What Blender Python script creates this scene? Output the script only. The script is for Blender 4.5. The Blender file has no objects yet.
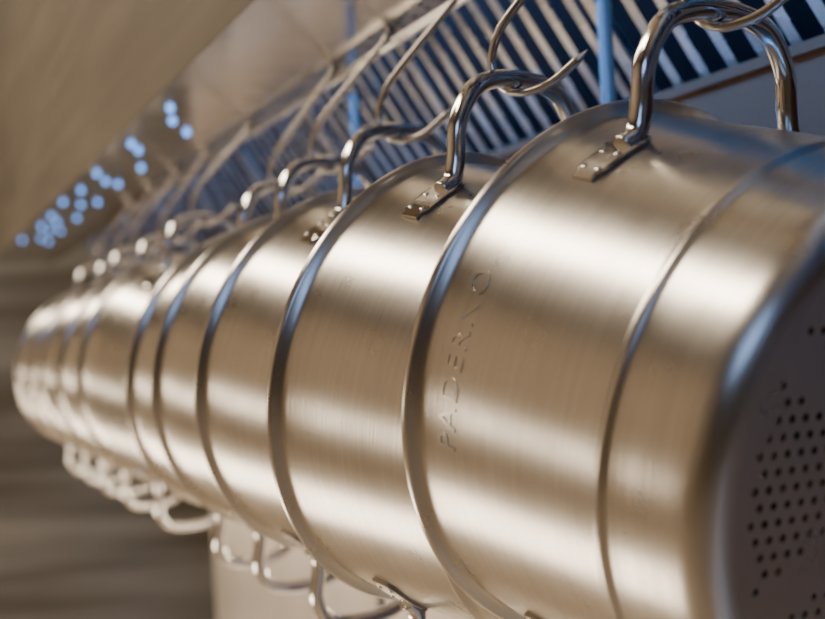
import bpy, bmesh, math
import numpy as np
from mathutils import Vector, Matrix
D=bpy.data; SC=bpy.context.scene
# ---------------- camera ----------------
f,psi,pi_,ro=1684.4,.3004,.0154,-.0533
F=Vector((math.sin(psi)*math.cos(pi_),math.cos(psi)*math.cos(pi_),math.sin(pi_)))
Rr=Vector((math.cos(psi),-math.sin(psi),0)); U=Rr.cross(F)
R2=math.cos(ro)*Rr+math.sin(ro)*U; U2=-math.sin(ro)*Rr+math.cos(ro)*U
cam=D.cameras.new('cam'); co=D.objects.new('camera',cam); SC.collection.objects.link(co)
m=Matrix.Identity(4)
for c,v in enumerate((R2,U2,-F)):
    for r in range(3): m[r][c]=v[r]
co.matrix_world=m; cam.sensor_width=36; cam.lens=f/825*36; cam.clip_start=.02
cam.dof.use_dof=True; cam.dof.focus_distance=1.14; cam.dof.aperture_fstop=6.2
SC.camera=co
def ray(x,y): return F+R2*((x-412.5)/f)+U2*((309.5-y)/f)
def ratio(x,y):
    r=ray(x,y); return r.x/r.z
# ---------------- materials ----------------
def nmat(name):
    m=D.materials.new(name); m.use_nodes=True
    nt=m.node_tree; b=nt.nodes['Principled BSDF']
    return m,nt,b
def steel(name,col=(.62,.58,.53),rough=.28,aniso=0.,bump=.05,ringscale=None,rvar=.08,nscale=14,cvar=0.):
    m,nt,b=nmat(name); N=nt.nodes; L=nt.links
    b.inputs['Metallic'].default_value=1; b.inputs['Base Color'].default_value=(*col,1)
    tc=N.new('ShaderNodeTexCoord')
    no=N.new('ShaderNodeTexNoise'); no.inputs['Scale'].default_value=nscale; no.inputs['Detail'].default_value=8
    L.new(tc.outputs['Object'],no.inputs['Vector'])
    mr=N.new('ShaderNodeMapRange'); mr.inputs[1].default_value=.3; mr.inputs[2].default_value=.7
    mr.inputs[3].default_value=rough-rvar; mr.inputs[4].default_value=rough+rvar
    L.new(no.outputs[0],mr.inputs[0]); L.new(mr.outputs[0],b.inputs['Roughness'])
    if cvar:
        # faint grain that runs around the pot (fine along the axis)
        mp3=N.new('ShaderNodeMapping'); mp3.inputs['Scale'].default_value=(10,10,260)
        n3=N.new('ShaderNodeTexNoise'); n3.inputs['Scale'].default_value=1; n3.inputs['Detail'].default_value=6; n3.inputs['Roughness'].default_value=.7
        L.new(tc.outputs['Object'],mp3.inputs[0]); L.new(mp3.outputs[0],n3.inputs['Vector'])
        cr=N.new('ShaderNodeValToRGB'); cr.color_ramp.elements[0].position=.30; cr.color_ramp.elements[1].position=.65
        cr.color_ramp.elements[0].color=(*[c*(1-cvar) for c in col],1); cr.color_ramp.elements[1].color=(*col,1)
        L.new(n3.outputs[0],cr.inputs[0]); L.new(cr.outputs[0],b.inputs['Base Color'])
    if ringscale:
        mp=N.new('ShaderNodeMapping'); mp.inputs['Scale'].default_value=ringscale
        L.new(tc.outputs['Object'],mp.inputs[0])
        n2=N.new('ShaderNodeTexNoise'); n2.inputs['Scale'].default_value=1; n2.inputs['Detail'].default_value=2
        L.new(mp.outputs[0],n2.inputs['Vector'])
        bp=N.new('ShaderNodeBump'); bp.inputs['Strength'].default_value=bump; bp.inputs['Distance'].default_value=.001
        L.new(n2.outputs[0],bp.inputs['Height']); L.new(bp.outputs[0],b.inputs['Normal'])
    if aniso:
        b.inputs['Anisotropic'].default_value=aniso; b.inputs['Anisotropic Rotation'].default_value=.25
        t=N.new('ShaderNodeTangent'); t.direction_type='RADIAL'; t.axis='Z'
        L.new(t.outputs[0],b.inputs['Tangent'])
    return m
def plain(name,c1,c2,scale=(1,1,1),rough=.6,metal=0,coord='Object',nscale=3):
    m,nt,b=nmat(name); N=nt.nodes; L=nt.links
    tc=N.new('ShaderNodeTexCoord'); mp=N.new('ShaderNodeMapping'); mp.inputs['Scale'].default_value=scale
    no=N.new('ShaderNodeTexNoise'); no.inputs['Scale'].default_value=nscale; no.inputs['Detail'].default_value=4
    cr=N.new('ShaderNodeValToRGB'); cr.color_ramp.elements[0].position=.35; cr.color_ramp.elements[1].position=.65
    cr.color_ramp.elements[0].color=(*c1,1); cr.color_ramp.elements[1].color=(*c2,1)
    L.new(tc.outputs[coord],mp.inputs[0]); L.new(mp.outputs[0],no.inputs['Vector'])
    L.new(no.outputs[0],cr.inputs[0]); L.new(cr.outputs[0],b.inputs['Base Color'])
    b.inputs['Roughness'].default_value=rough; b.inputs['Metallic'].default_value=metal
    return m
M_pot=steel('brushed_pot_steel',(.67,.645,.60),.29,aniso=.6,bump=.16,ringscale=(4,4,700),rvar=.02,nscale=30,cvar=.12)
M_in=steel('shaded_inner_steel',(.20,.18,.16),.45)  # inside coloured darker so the bottom holes look shaded
M_pol=steel('polished_handle_steel',(.74,.73,.71),.11,rvar=.04)
M_lip=steel('lip_steel',(.93,.90,.84),.13,bump=.4,ringscale=(14,14,14),rvar=.03)
M_baf=steel('baffle_steel',(.62,.61,.60),.28)
M_rod=plain('rod_steel',(.060,.054,.048),(.075,.068,.06),rough=.45)
M_fas=plain('fascia_steel',(.105,.088,.066),(.15,.128,.098),(1,.3,6),rough=.5,metal=.3)
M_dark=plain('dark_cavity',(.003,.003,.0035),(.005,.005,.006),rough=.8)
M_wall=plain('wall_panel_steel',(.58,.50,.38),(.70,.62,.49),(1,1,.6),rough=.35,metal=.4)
M_near=plain('unseen_dark_wall',(.13,.10,.075),(.17,.135,.10),(1,1,.6),rough=.5)  # unseen near wall section, darkened so the pot bottom reflects less light
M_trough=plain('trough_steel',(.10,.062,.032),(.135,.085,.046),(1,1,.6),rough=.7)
M_far=plain('far_wall_shelving',(.15,.138,.12),(.38,.355,.315),(.25,1,3.2),rough=.7,nscale=2.2)
M_left=plain('left_wall_panel',(.34,.275,.195),(.48,.39,.29),(.25,.5,2.2),rough=.7,nscale=2.2)
M_floor=plain('floor_tile',(.30,.24,.17),(.38,.31,.23),rough=.5)
M_ceil=plain('ceiling_plaster',(.16,.13,.10),(.22,.18,.14),rough=.8)
M_hole=plain('hole_black',(.01,.01,.01),(.02,.02,.02))
M_glint,_nt,_b=nmat('blue_glint'); _b.inputs['Emission Color'].default_value=(.13,.38,1,1); _b.inputs['Emission Strength'].default_value=5; _b.inputs['Base Color'].default_value=(.1,.2,.4,1)  # emission for the added glint beads
# ---------------- helpers ----------------
def smooth_path(pts,n=8):
    P=[Vector(p) for p in pts]; P=[P[0]*2-P[1]]+P+[P[-1]*2-P[-2]]; out=[]
    for i in range(1,len(P)-2):
        for k in range(n):
            t=k/n; a,b,c,d=P[i-1],P[i],P[i+1],P[i+2]
            out.append(.5*((2*b)+(c-a)*t+(2*a-5*b+4*c-d)*t*t+(3*b-a-3*c+d)*t**3))
    out.append(P[-2]); return out
def sweep(bm,path,r,seg=14,mat=0,taper_end=False):
    path=[Vector(p) for p in path]; n=len(path); rings=[]; nrm=None
    for i,p in enumerate(path):
        t=(path[min(i+1,n-1)]-path[max(i-1,0)]).normalized()
        if nrm is None:
            nrm=t.orthogonal().normalized()
        nrm=(nrm-t*nrm.dot(t)).normalized(); bi=t.cross(nrm)
        rr=r
        if taper_end and i<6: rr=r*(.15+.85*i/6)
        rings.append([bm.verts.new(p+rr*(math.cos(a)*nrm+math.sin(a)*bi)) for a in [2*math.pi*k/seg for k in range(seg)]])
    for a,b in zip(rings,rings[1:]):
        for k in range(seg):
            f_=bm.faces.new((a[k],a[(k+1)%seg],b[(k+1)%seg],b[k])); f_.smooth=True; f_.material_index=mat
    for rg in (rings[0][::-1],rings[-1]):
        f_=bm.faces.new(rg); f_.material_index=mat
def box(bm,x0,x1,y0,y1,z0,z1,mat=0):
    v=[bm.verts.new((x,y,z)) for x in (x0,x1) for y in (y0,y1) for z in (z0,z1)]
    for q in ((0,1,3,2),(4,6,7,5),(0,4,5,1),(2,3,7,6),(0,2,6,4),(1,5,7,3)):
        f_=bm.faces.new([v[i] for i in q]); f_.material_index=mat
def mkobj(name,bm,mats,parent=None):
    me=D.meshes.new(name); bmesh.ops.recalc_face_normals(bm,faces=bm.faces[:]); bm.to_mesh(me); bm.free()
    for m in mats: me.materials.append(m)
    o=D.objects.new(name,me); SC.collection.objects.link(o)
    if parent: o.parent=parent
    return o
def empty(name):
    o=D.objects.new(name,None); SC.collection.objects.link(o); return o
# ---------------- pot mesh ----------------
R=.1716; LEN=.2379; RB=.1692; BEAD=.1624; HW=.0653; HZ=.0573; HH=.0787; RIMR=.18
def lathe(bm,prof,seg=160,mats=None):
    rings=[]
    for r,z in prof:
        rings.append([bm.verts.new((r*math.cos(2*math.pi*k/seg),r*math.sin(2*math.pi*k/seg),z)) for k in range(seg)])
    for j,(a,b) in enumerate(zip(rings,rings[1:])):
        for k in range(seg):
            f_=bm.faces.new((a[k],a[(k+1)%seg],b[(k+1)%seg],b[k])); f_.smooth=True
            if mats: f_.material_index=mats(j)
cr=.021; RI=RB-cr
inner=[(RI,LEN-.0015)]
for a in range(15,91,15):
    A=math.radians(a); inner.append((RI+(cr-.0015)*math.sin(A),LEN-cr+(cr-.0015)*math.cos(A)))
inner+=[(R-.0015,BEAD),(R-.0015,.008)]
rr0=.0042; rc=RIMR-rr0
rim=[(rc+rr0*math.cos(math.radians(a)),-rr0*math.sin(math.radians(a))) for a in range(180,-80,-20)]
body=[(R+.001,.0065),(R,.010),(R,.05),(R,.1),(R,BEAD-.006),(R+.0002,BEAD-.004),(R+.0013,BEAD-.0022),(R+.0018,BEAD),(R+.0010,BEAD+.0022),(R-.0008,BEAD+.004),(R-.0012,BEAD+.006),(R-.0014,BEAD+.02),(RB+.0004,LEN-cr-.006),(RB,LEN-cr)]
corner=[(RI+cr*math.cos(math.radians(a)),LEN-cr+cr*math.sin(math.radians(a))) for a in range(10,91,10)]
ni=len(inner)
bm=bmesh.new()
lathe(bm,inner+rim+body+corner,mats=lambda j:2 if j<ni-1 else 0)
pot=mkobj('pot_body_tmp',bm,[M_pot,M_pol,M_in])
bm=bmesh.new()
lathe(bm,[(1e-5,LEN),(RI+.0005,LEN),(RI+.0005,LEN-.0018),(1e-5,LEN-.0018)],mats=lambda j:0 if j==0 else 1)
bmesh.ops.remove_doubles(bm,verts=bm.verts[:],dist=1e-4)
plate=mkobj('plate_tmp',bm,[M_pot,M_in])
for p in plate.data.polygons: p.use_smooth=False
bm=bmesh.new(); pitch=.0105
for i in range(-18,19):
    for j in range(-18,19):
        x=(i+.5*(j%2))*pitch; y=j*pitch*.866; r=math.hypot(x,y)
        if r>.138 or r<.02: continue
        a=(math.degrees(math.atan2(y,x))-30)%60
        d=r*math.sin(math.radians(min(a,60-a)))
        if d<.011: continue
        ring=[[bm.verts.new((x+.0023*math.cos(2*math.pi*k/12),y+.0023*math.sin(2*math.pi*k/12),z)) for k in range(12)] for z in (LEN-.006,LEN+.004)]
        for k in range(12):
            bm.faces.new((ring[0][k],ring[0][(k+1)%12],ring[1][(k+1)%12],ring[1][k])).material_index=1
        bm.faces.new(ring[0][::-1]); bm.faces.new(ring[1])
cut=mkobj('cut_tmp',bm,[M_pot,M_in])
md=plate.modifiers.new('b','BOOLEAN'); md.object=cut; md.operation='DIFFERENCE'; md.solver='EXACT'
tcv=D.curves.new('t','FONT'); tcv.body='PADERNO'; tcv.size=.022; tcv.extrude=.0004; tcv.space_character=1.15
to=D.objects.new('t',tcv); SC.collection.objects.link(to)
dg=bpy.context.evaluated_depsgraph_get(); pm=D.meshes.new_from_object(plate.evaluated_get(dg))
for p in pm.polygons:
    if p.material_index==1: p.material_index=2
tm=D.meshes.new_from_object(to.evaluated_get(dg))
for v in tm.vertices:
    x,y,z=v.co; al=-.18+x/R; rr=R+.0001+z
    v.co=(-rr*math.cos(al),rr*math.sin(al),.040-y)
def handle(bm,sgn):
    def P(x,y,z): return (x*1.0,sgn*y,z)
    base=math.sqrt(R*R-HW*HW)
    pts=[(-HW-.014,base-.005,HZ),(-HW-.004,base+.003,HZ),(-HW,base+.018,HZ-.002),(-HW+.003,base+.045,HZ-.006),(-HW+.018,base+HH-.010,HZ-.010),(-.026,base+HH-.001,HZ-.012),(0,base+HH+.001,HZ-.012)]
    pts=pts+[(-x,y,z) for x,y,z in pts[-2::-1]]
    sweep(bm,smooth_path([P(*p) for p in pts]),.0070,mat=1,seg=18)
    for s in (-1,1):
        a0=math.asin(HW/R)-.01; a1=a0+.30; n=12; w=.0115; t=.003
        top=[]
        for k in range(n+1):
            u=k/n; A=a0+(a1-a0)*u; ww=w*(1 if 0.08<u<.9 else .7)
            row=[]
            for rr,zz in ((R+.0002,-ww),(R+t*.8,-ww),(R+t,-ww*.8),(R+t,ww*.8),(R+t*.8,ww),(R+.0002,ww)):
                row.append(bm.verts.new(P(s*rr*math.sin(A),rr*math.cos(A),HZ+zz)))
            top.append(row)
        for a,b in zip(top,top[1:]):
            for q in range(5):
                f_=bm.faces.new((a[q],a[q+1],b[q+1],b[q])); f_.material_index=1
        for e in (top[0],top[-1]):
            f_=bm.faces.new(e); f_.material_index=1
        for u,zz in ((.5,.006),(.5,-.006),(.82,.006),(.82,-.006)):
            A=a0+(a1-a0)*u
            c=Vector(P(s*(R+t)*math.sin(A),(R+t)*math.cos(A),HZ+zz)); nrm=Vector(P(s*math.sin(A),math.cos(A),0))
            mt=Matrix.Translation(c)@nrm.to_track_quat('Z','Y').to_matrix().to_4x4()@Matrix.Diagonal((1,1,.45,1))
            r=bmesh.ops.create_uvsphere(bm,u_segments=12,v_segments=8,radius=.0022,matrix=mt)
            for v in r['verts']:
                for f_ in v.link_faces: f_.material_index=1; f_.smooth=True
bm=bmesh.new(); bm.from_mesh(pot.data); bm.from_mesh(pm)
handle(bm,1); handle(bm,-1)
bmesh.ops.recalc_face_normals(bm,faces=bm.faces[:])
POT=D.meshes.new('steamer_pot'); bm.to_mesh(POT)
bm.from_mesh(tm); POT1=D.meshes.new('steamer_pot_stamped'); bm.to_mesh(POT1); bm.free()
for me in (POT,POT1):
    for q in (M_pot,M_pol,M_in): me.materials.append(q)
for o in (pot,plate,cut,to): D.objects.remove(o,do_unlink=True)
# ---------------- place pots ----------------
POS=[(.4593,1.0232,-.0312,.2402,-.3483),(.4196,1.2681,-.0360,.1987,-.4390),(.4263,1.5916,-.0317,.1992,-.4031)]
for i,(dy,dph,dt) in enumerate(((.26,.02,.0),(.50,-.03,.02),(1.00,.05,-.02),(1.38,-.02,.01),(1.70,.03,0),(2.02,-.04,.02),(2.34,.0,-.01))):
    POS.append((.4263,1.5916+dy,-.0317,.1992+dt,-.4031+dph))
RAILZ=.315; RAILX=ratio(460,0)*RAILZ
for i,(u,y,v,t,ph) in enumerate(POS):
    a=Vector((-math.sin(ph)*math.cos(t),-math.cos(ph)*math.cos(t),-math.sin(t)))
    e1=Vector((math.cos(ph),-math.sin(ph),0)); up=a.cross(e1)
    m=Matrix.Identity(4)
    for c,vv in enumerate((e1,up,a)):
        for r in range(3): m[r][c]=vv[r]
    m.translation=Vector((u,y,v))
    o=D.objects.new('steamer_pot',POT if i else POT1); SC.collection.objects.link(o); o.matrix_world=m
    base=math.sqrt(R*R-HW*HW)
    A=m@Vector((0,base+HH+.001,HZ-.012)); A.z-=.0070+.0034
    d=Vector((math.cos(math.radians(42)),-math.sin(math.radians(42)),0))
    pq=[(.058,.026),(.045,.016),(.026,.004),(.004,0),(-.012,.007),(-.019,.024),(-.013,.045),(.004,.066)]
    pts=[A+d*p+Vector((0,0,q)) for p,q in pq]
    e=Vector((RAILX-.010,A.y-.035,RAILZ))
    pts+=[e, Vector((RAILX-.004,e.y-.002,RAILZ+.011)),Vector((RAILX+.007,e.y-.003,RAILZ+.009)),Vector((RAILX+.0115,e.y-.004,RAILZ-.004))]
    bm=bmesh.new(); sweep(bm,smooth_path(pts),.0034,seg=12,taper_end=True)
    mkobj('hanging_hook',bm,[M_pol])
# ---------------- hood ----------------
YA,YB=-1.2,6.2
hood=empty('extractor_hood')
LZ=.33; LX0=ratio(250,0)*LZ; LX1=ratio(460,0)*LZ
r=ray(25,262); YB=r.y/r.z*LZ
bm=bmesh.new()
box(bm,LX0,LX1,YA,YB,LZ,LZ+.002)
box(bm,LX1-.002,LX1,YA,YB,LZ+.002,LZ+.03)
mkobj('perforated_lip',bm,[M_lip],hood)
bm=bmesh.new()
y=.2
while y<YB-.2:
    for k,x in enumerate((LX1-.02,LX1-.035)):
        yy=y+(.0 if k else .02)
        bmesh.ops.create_cone(bm,cap_ends=True,segments=12,radius1=.0028,radius2=.0028,depth=.001,matrix=Matrix.Translation((x,yy,LZ-.0002)))
    y+=.045
mkobj('lip_drain_holes',bm,[M_hole],hood)
bm=bmesh.new(); rng=np.random.RandomState(4)
for row,x in enumerate((LX0+.022,LX0+.060,LX0+.095)):
    y=2.3+row*.13
    while y<YB-1.0:
        bmesh.ops.create_uvsphere(bm,u_segments=12,v_segments=6,radius=.0055,matrix=Matrix.Translation((x+rng.rand()*.015,y,LZ-.001)))
        y+=.26+rng.rand()*.25
mkobj('lip_glints',bm,[M_glint],hood)  # added glowing beads that imitate blurred blue glints along the lip
bm=bmesh.new(); box(bm,LX0-.002,LX0,YA,YB,LZ-.004,1.6)
box(bm,-4,LX0-.002,YB,YB+.02,LZ-.004,1.6)
mkobj('fascia',bm,[M_fas],hood)
bm=bmesh.new(); sweep(bm,[(RAILX,YA,RAILZ),(RAILX,YB,RAILZ)],.005); mkobj('hook_rail',bm,[M_pol],hood)
CX=.78; CZ=CX/ratio(760,80)
sl=Vector((-.52,0,.854)).normalized(); nr=Vector((-.854,0,-.52)).normalized()
FL=.42
def slat(bm,y0,y1,off,th=.004):
    c0=Vector((CX,0,CZ))+nr*off
    a=[c0+Vector((0,y0,0)),c0+Vector((0,y1,0)),c0+sl*FL+Vector((0,y1,0)),c0+sl*FL+Vector((0,y0,0))]
    b=[p-nr*th for p in a]
    va=[bm.verts.new(p) for p in a]; vb=[bm.verts.new(p) for p in b]
    bm.faces.new(va); bm.faces.new(vb[::-1])
    for k in range(4): bm.faces.new((va[k],vb[k],vb[(k+1)%4],va[(k+1)%4]))
PI=.058
bm=bmesh.new(); y=YA
while y<YB:
    slat(bm,y,y+.019,.0,.0015)
    y+=PI
mkobj('baffle_filter_slats',bm,[M_baf],hood)
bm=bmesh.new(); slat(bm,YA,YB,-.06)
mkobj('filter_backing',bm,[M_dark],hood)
bm=bmesh.new()
for k in range(14):
    yy=YA+k*.56; slat(bm,yy-.012,yy+.012,.006)
mkobj('filter_frames',bm,[M_baf],hood)
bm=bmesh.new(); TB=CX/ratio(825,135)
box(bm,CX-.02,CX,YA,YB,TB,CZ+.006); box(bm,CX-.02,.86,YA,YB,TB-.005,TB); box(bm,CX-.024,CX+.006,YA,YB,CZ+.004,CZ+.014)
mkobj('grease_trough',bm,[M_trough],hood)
HT=CZ+.854*FL+.02
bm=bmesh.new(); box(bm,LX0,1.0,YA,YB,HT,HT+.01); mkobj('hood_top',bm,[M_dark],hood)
for px in (609,355):
    r=ray(px,100); k=.675/r.x; y=r.y*k
    zt=CZ+.854*(CX-.675)/.52-.03
    bm=bmesh.new(); sweep(bm,[(.675,y,-.80),(.675,y,zt)],.0072,seg=20)
    mkobj('support_rod',bm,[M_rod])
# ---------------- room ----------------
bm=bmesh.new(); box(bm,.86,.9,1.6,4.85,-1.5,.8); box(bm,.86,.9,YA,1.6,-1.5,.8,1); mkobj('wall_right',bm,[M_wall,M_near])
bm=bmesh.new(); box(bm,-5,4,8.0,8.1,-1.5,2.4); mkobj('wall_far',bm,[M_far])
bm=bmesh.new(); box(bm,-3.3,-3.2,-4,8.1,-1.5,2.4); mkobj('wall_left',bm,[M_left])
bm=bmesh.new(); box(bm,-5,4,-4,8.1,-1.55,-1.5); mkobj('floor',bm,[M_floor])
bm=bmesh.new(); box(bm,-5,LX0-.01,-4,8.1,2.4,2.45); mkobj('ceiling',bm,[M_ceil])
bm=bmesh.new(); box(bm,.30,.855,YA,4.85,-.84,-.80)
for y in (-1.1,.8,2.8,4.75):
    for x in (.33,.8): box(bm,x,x+.04,y,y+.04,-1.5,-.84)
mkobj('steel_worktable',bm,[M_wall])
# ---------------- lights ----------------
def area(name,loc,dirv,sx,sy,power,col,along=(0,1,0)):
    l=D.lights.new(name,'AREA'); l.shape='RECTANGLE'; l.size=sx; l.size_y=sy; l.energy=power; l.color=col
    o=D.objects.new(name,l); SC.collection.objects.link(o)
    z=-Vector(dirv).normalized(); yv=Vector(along); yv=(yv-z*yv.dot(z)).normalized(); xv=yv.cross(z)
    m=Matrix.Identity(4)
    for c,v in enumerate((xv,yv,z)):
        for r in range(3): m[r][c]=v[r]
    m.translation=Vector(loc); o.matrix_world=m; return o
warm=(1,.84,.655); blue=(.17,.40,1)
area('ceiling_lamp',(-1.2,3.4,2.3),(0,0,-1),.55,6,340,warm)
area('wall_lamp',(-3.1,4.2,-.40),(1,0,0),.45,3.5,40,warm)
area('bounce_fill',(-1.0,3.6,-1.3),(.5,0,1),.5,3.5,76,warm)  # added upward fill in place of light bounced off counter and floor
area('hood_lamp',((LX1+.56)/2,2.0,HT-.02),(0,0,-1),.13,6.0,115,blue)
area('low_wall_fill',(.80,3.4,-.30),(-.5,0,-1),.06,2.6,22,warm)  # added fill to brighten the wall seen below the pots
area('far_wall_fill',(-1.0,6.8,2.2),(0,1.2,-2.5),.6,2,44,(1,.90,.78),(1,0,0))  # added fill to brighten the far background
area('window_daylight',(-.8,-3.0,1.6),(.3,1,-.5),1.2,2.4,36,(.35,.55,1),(1,0,0))
w=D.worlds.new('w'); SC.world=w; w.use_nodes=True
bg=w.node_tree.nodes['Background']; bg.inputs[0].default_value=(1,.86,.72,1); bg.inputs[1].default_value=.09
SC.view_settings.view_transform='AgX'
try: SC.view_settings.look='AgX - Punchy'
except Exception: pass
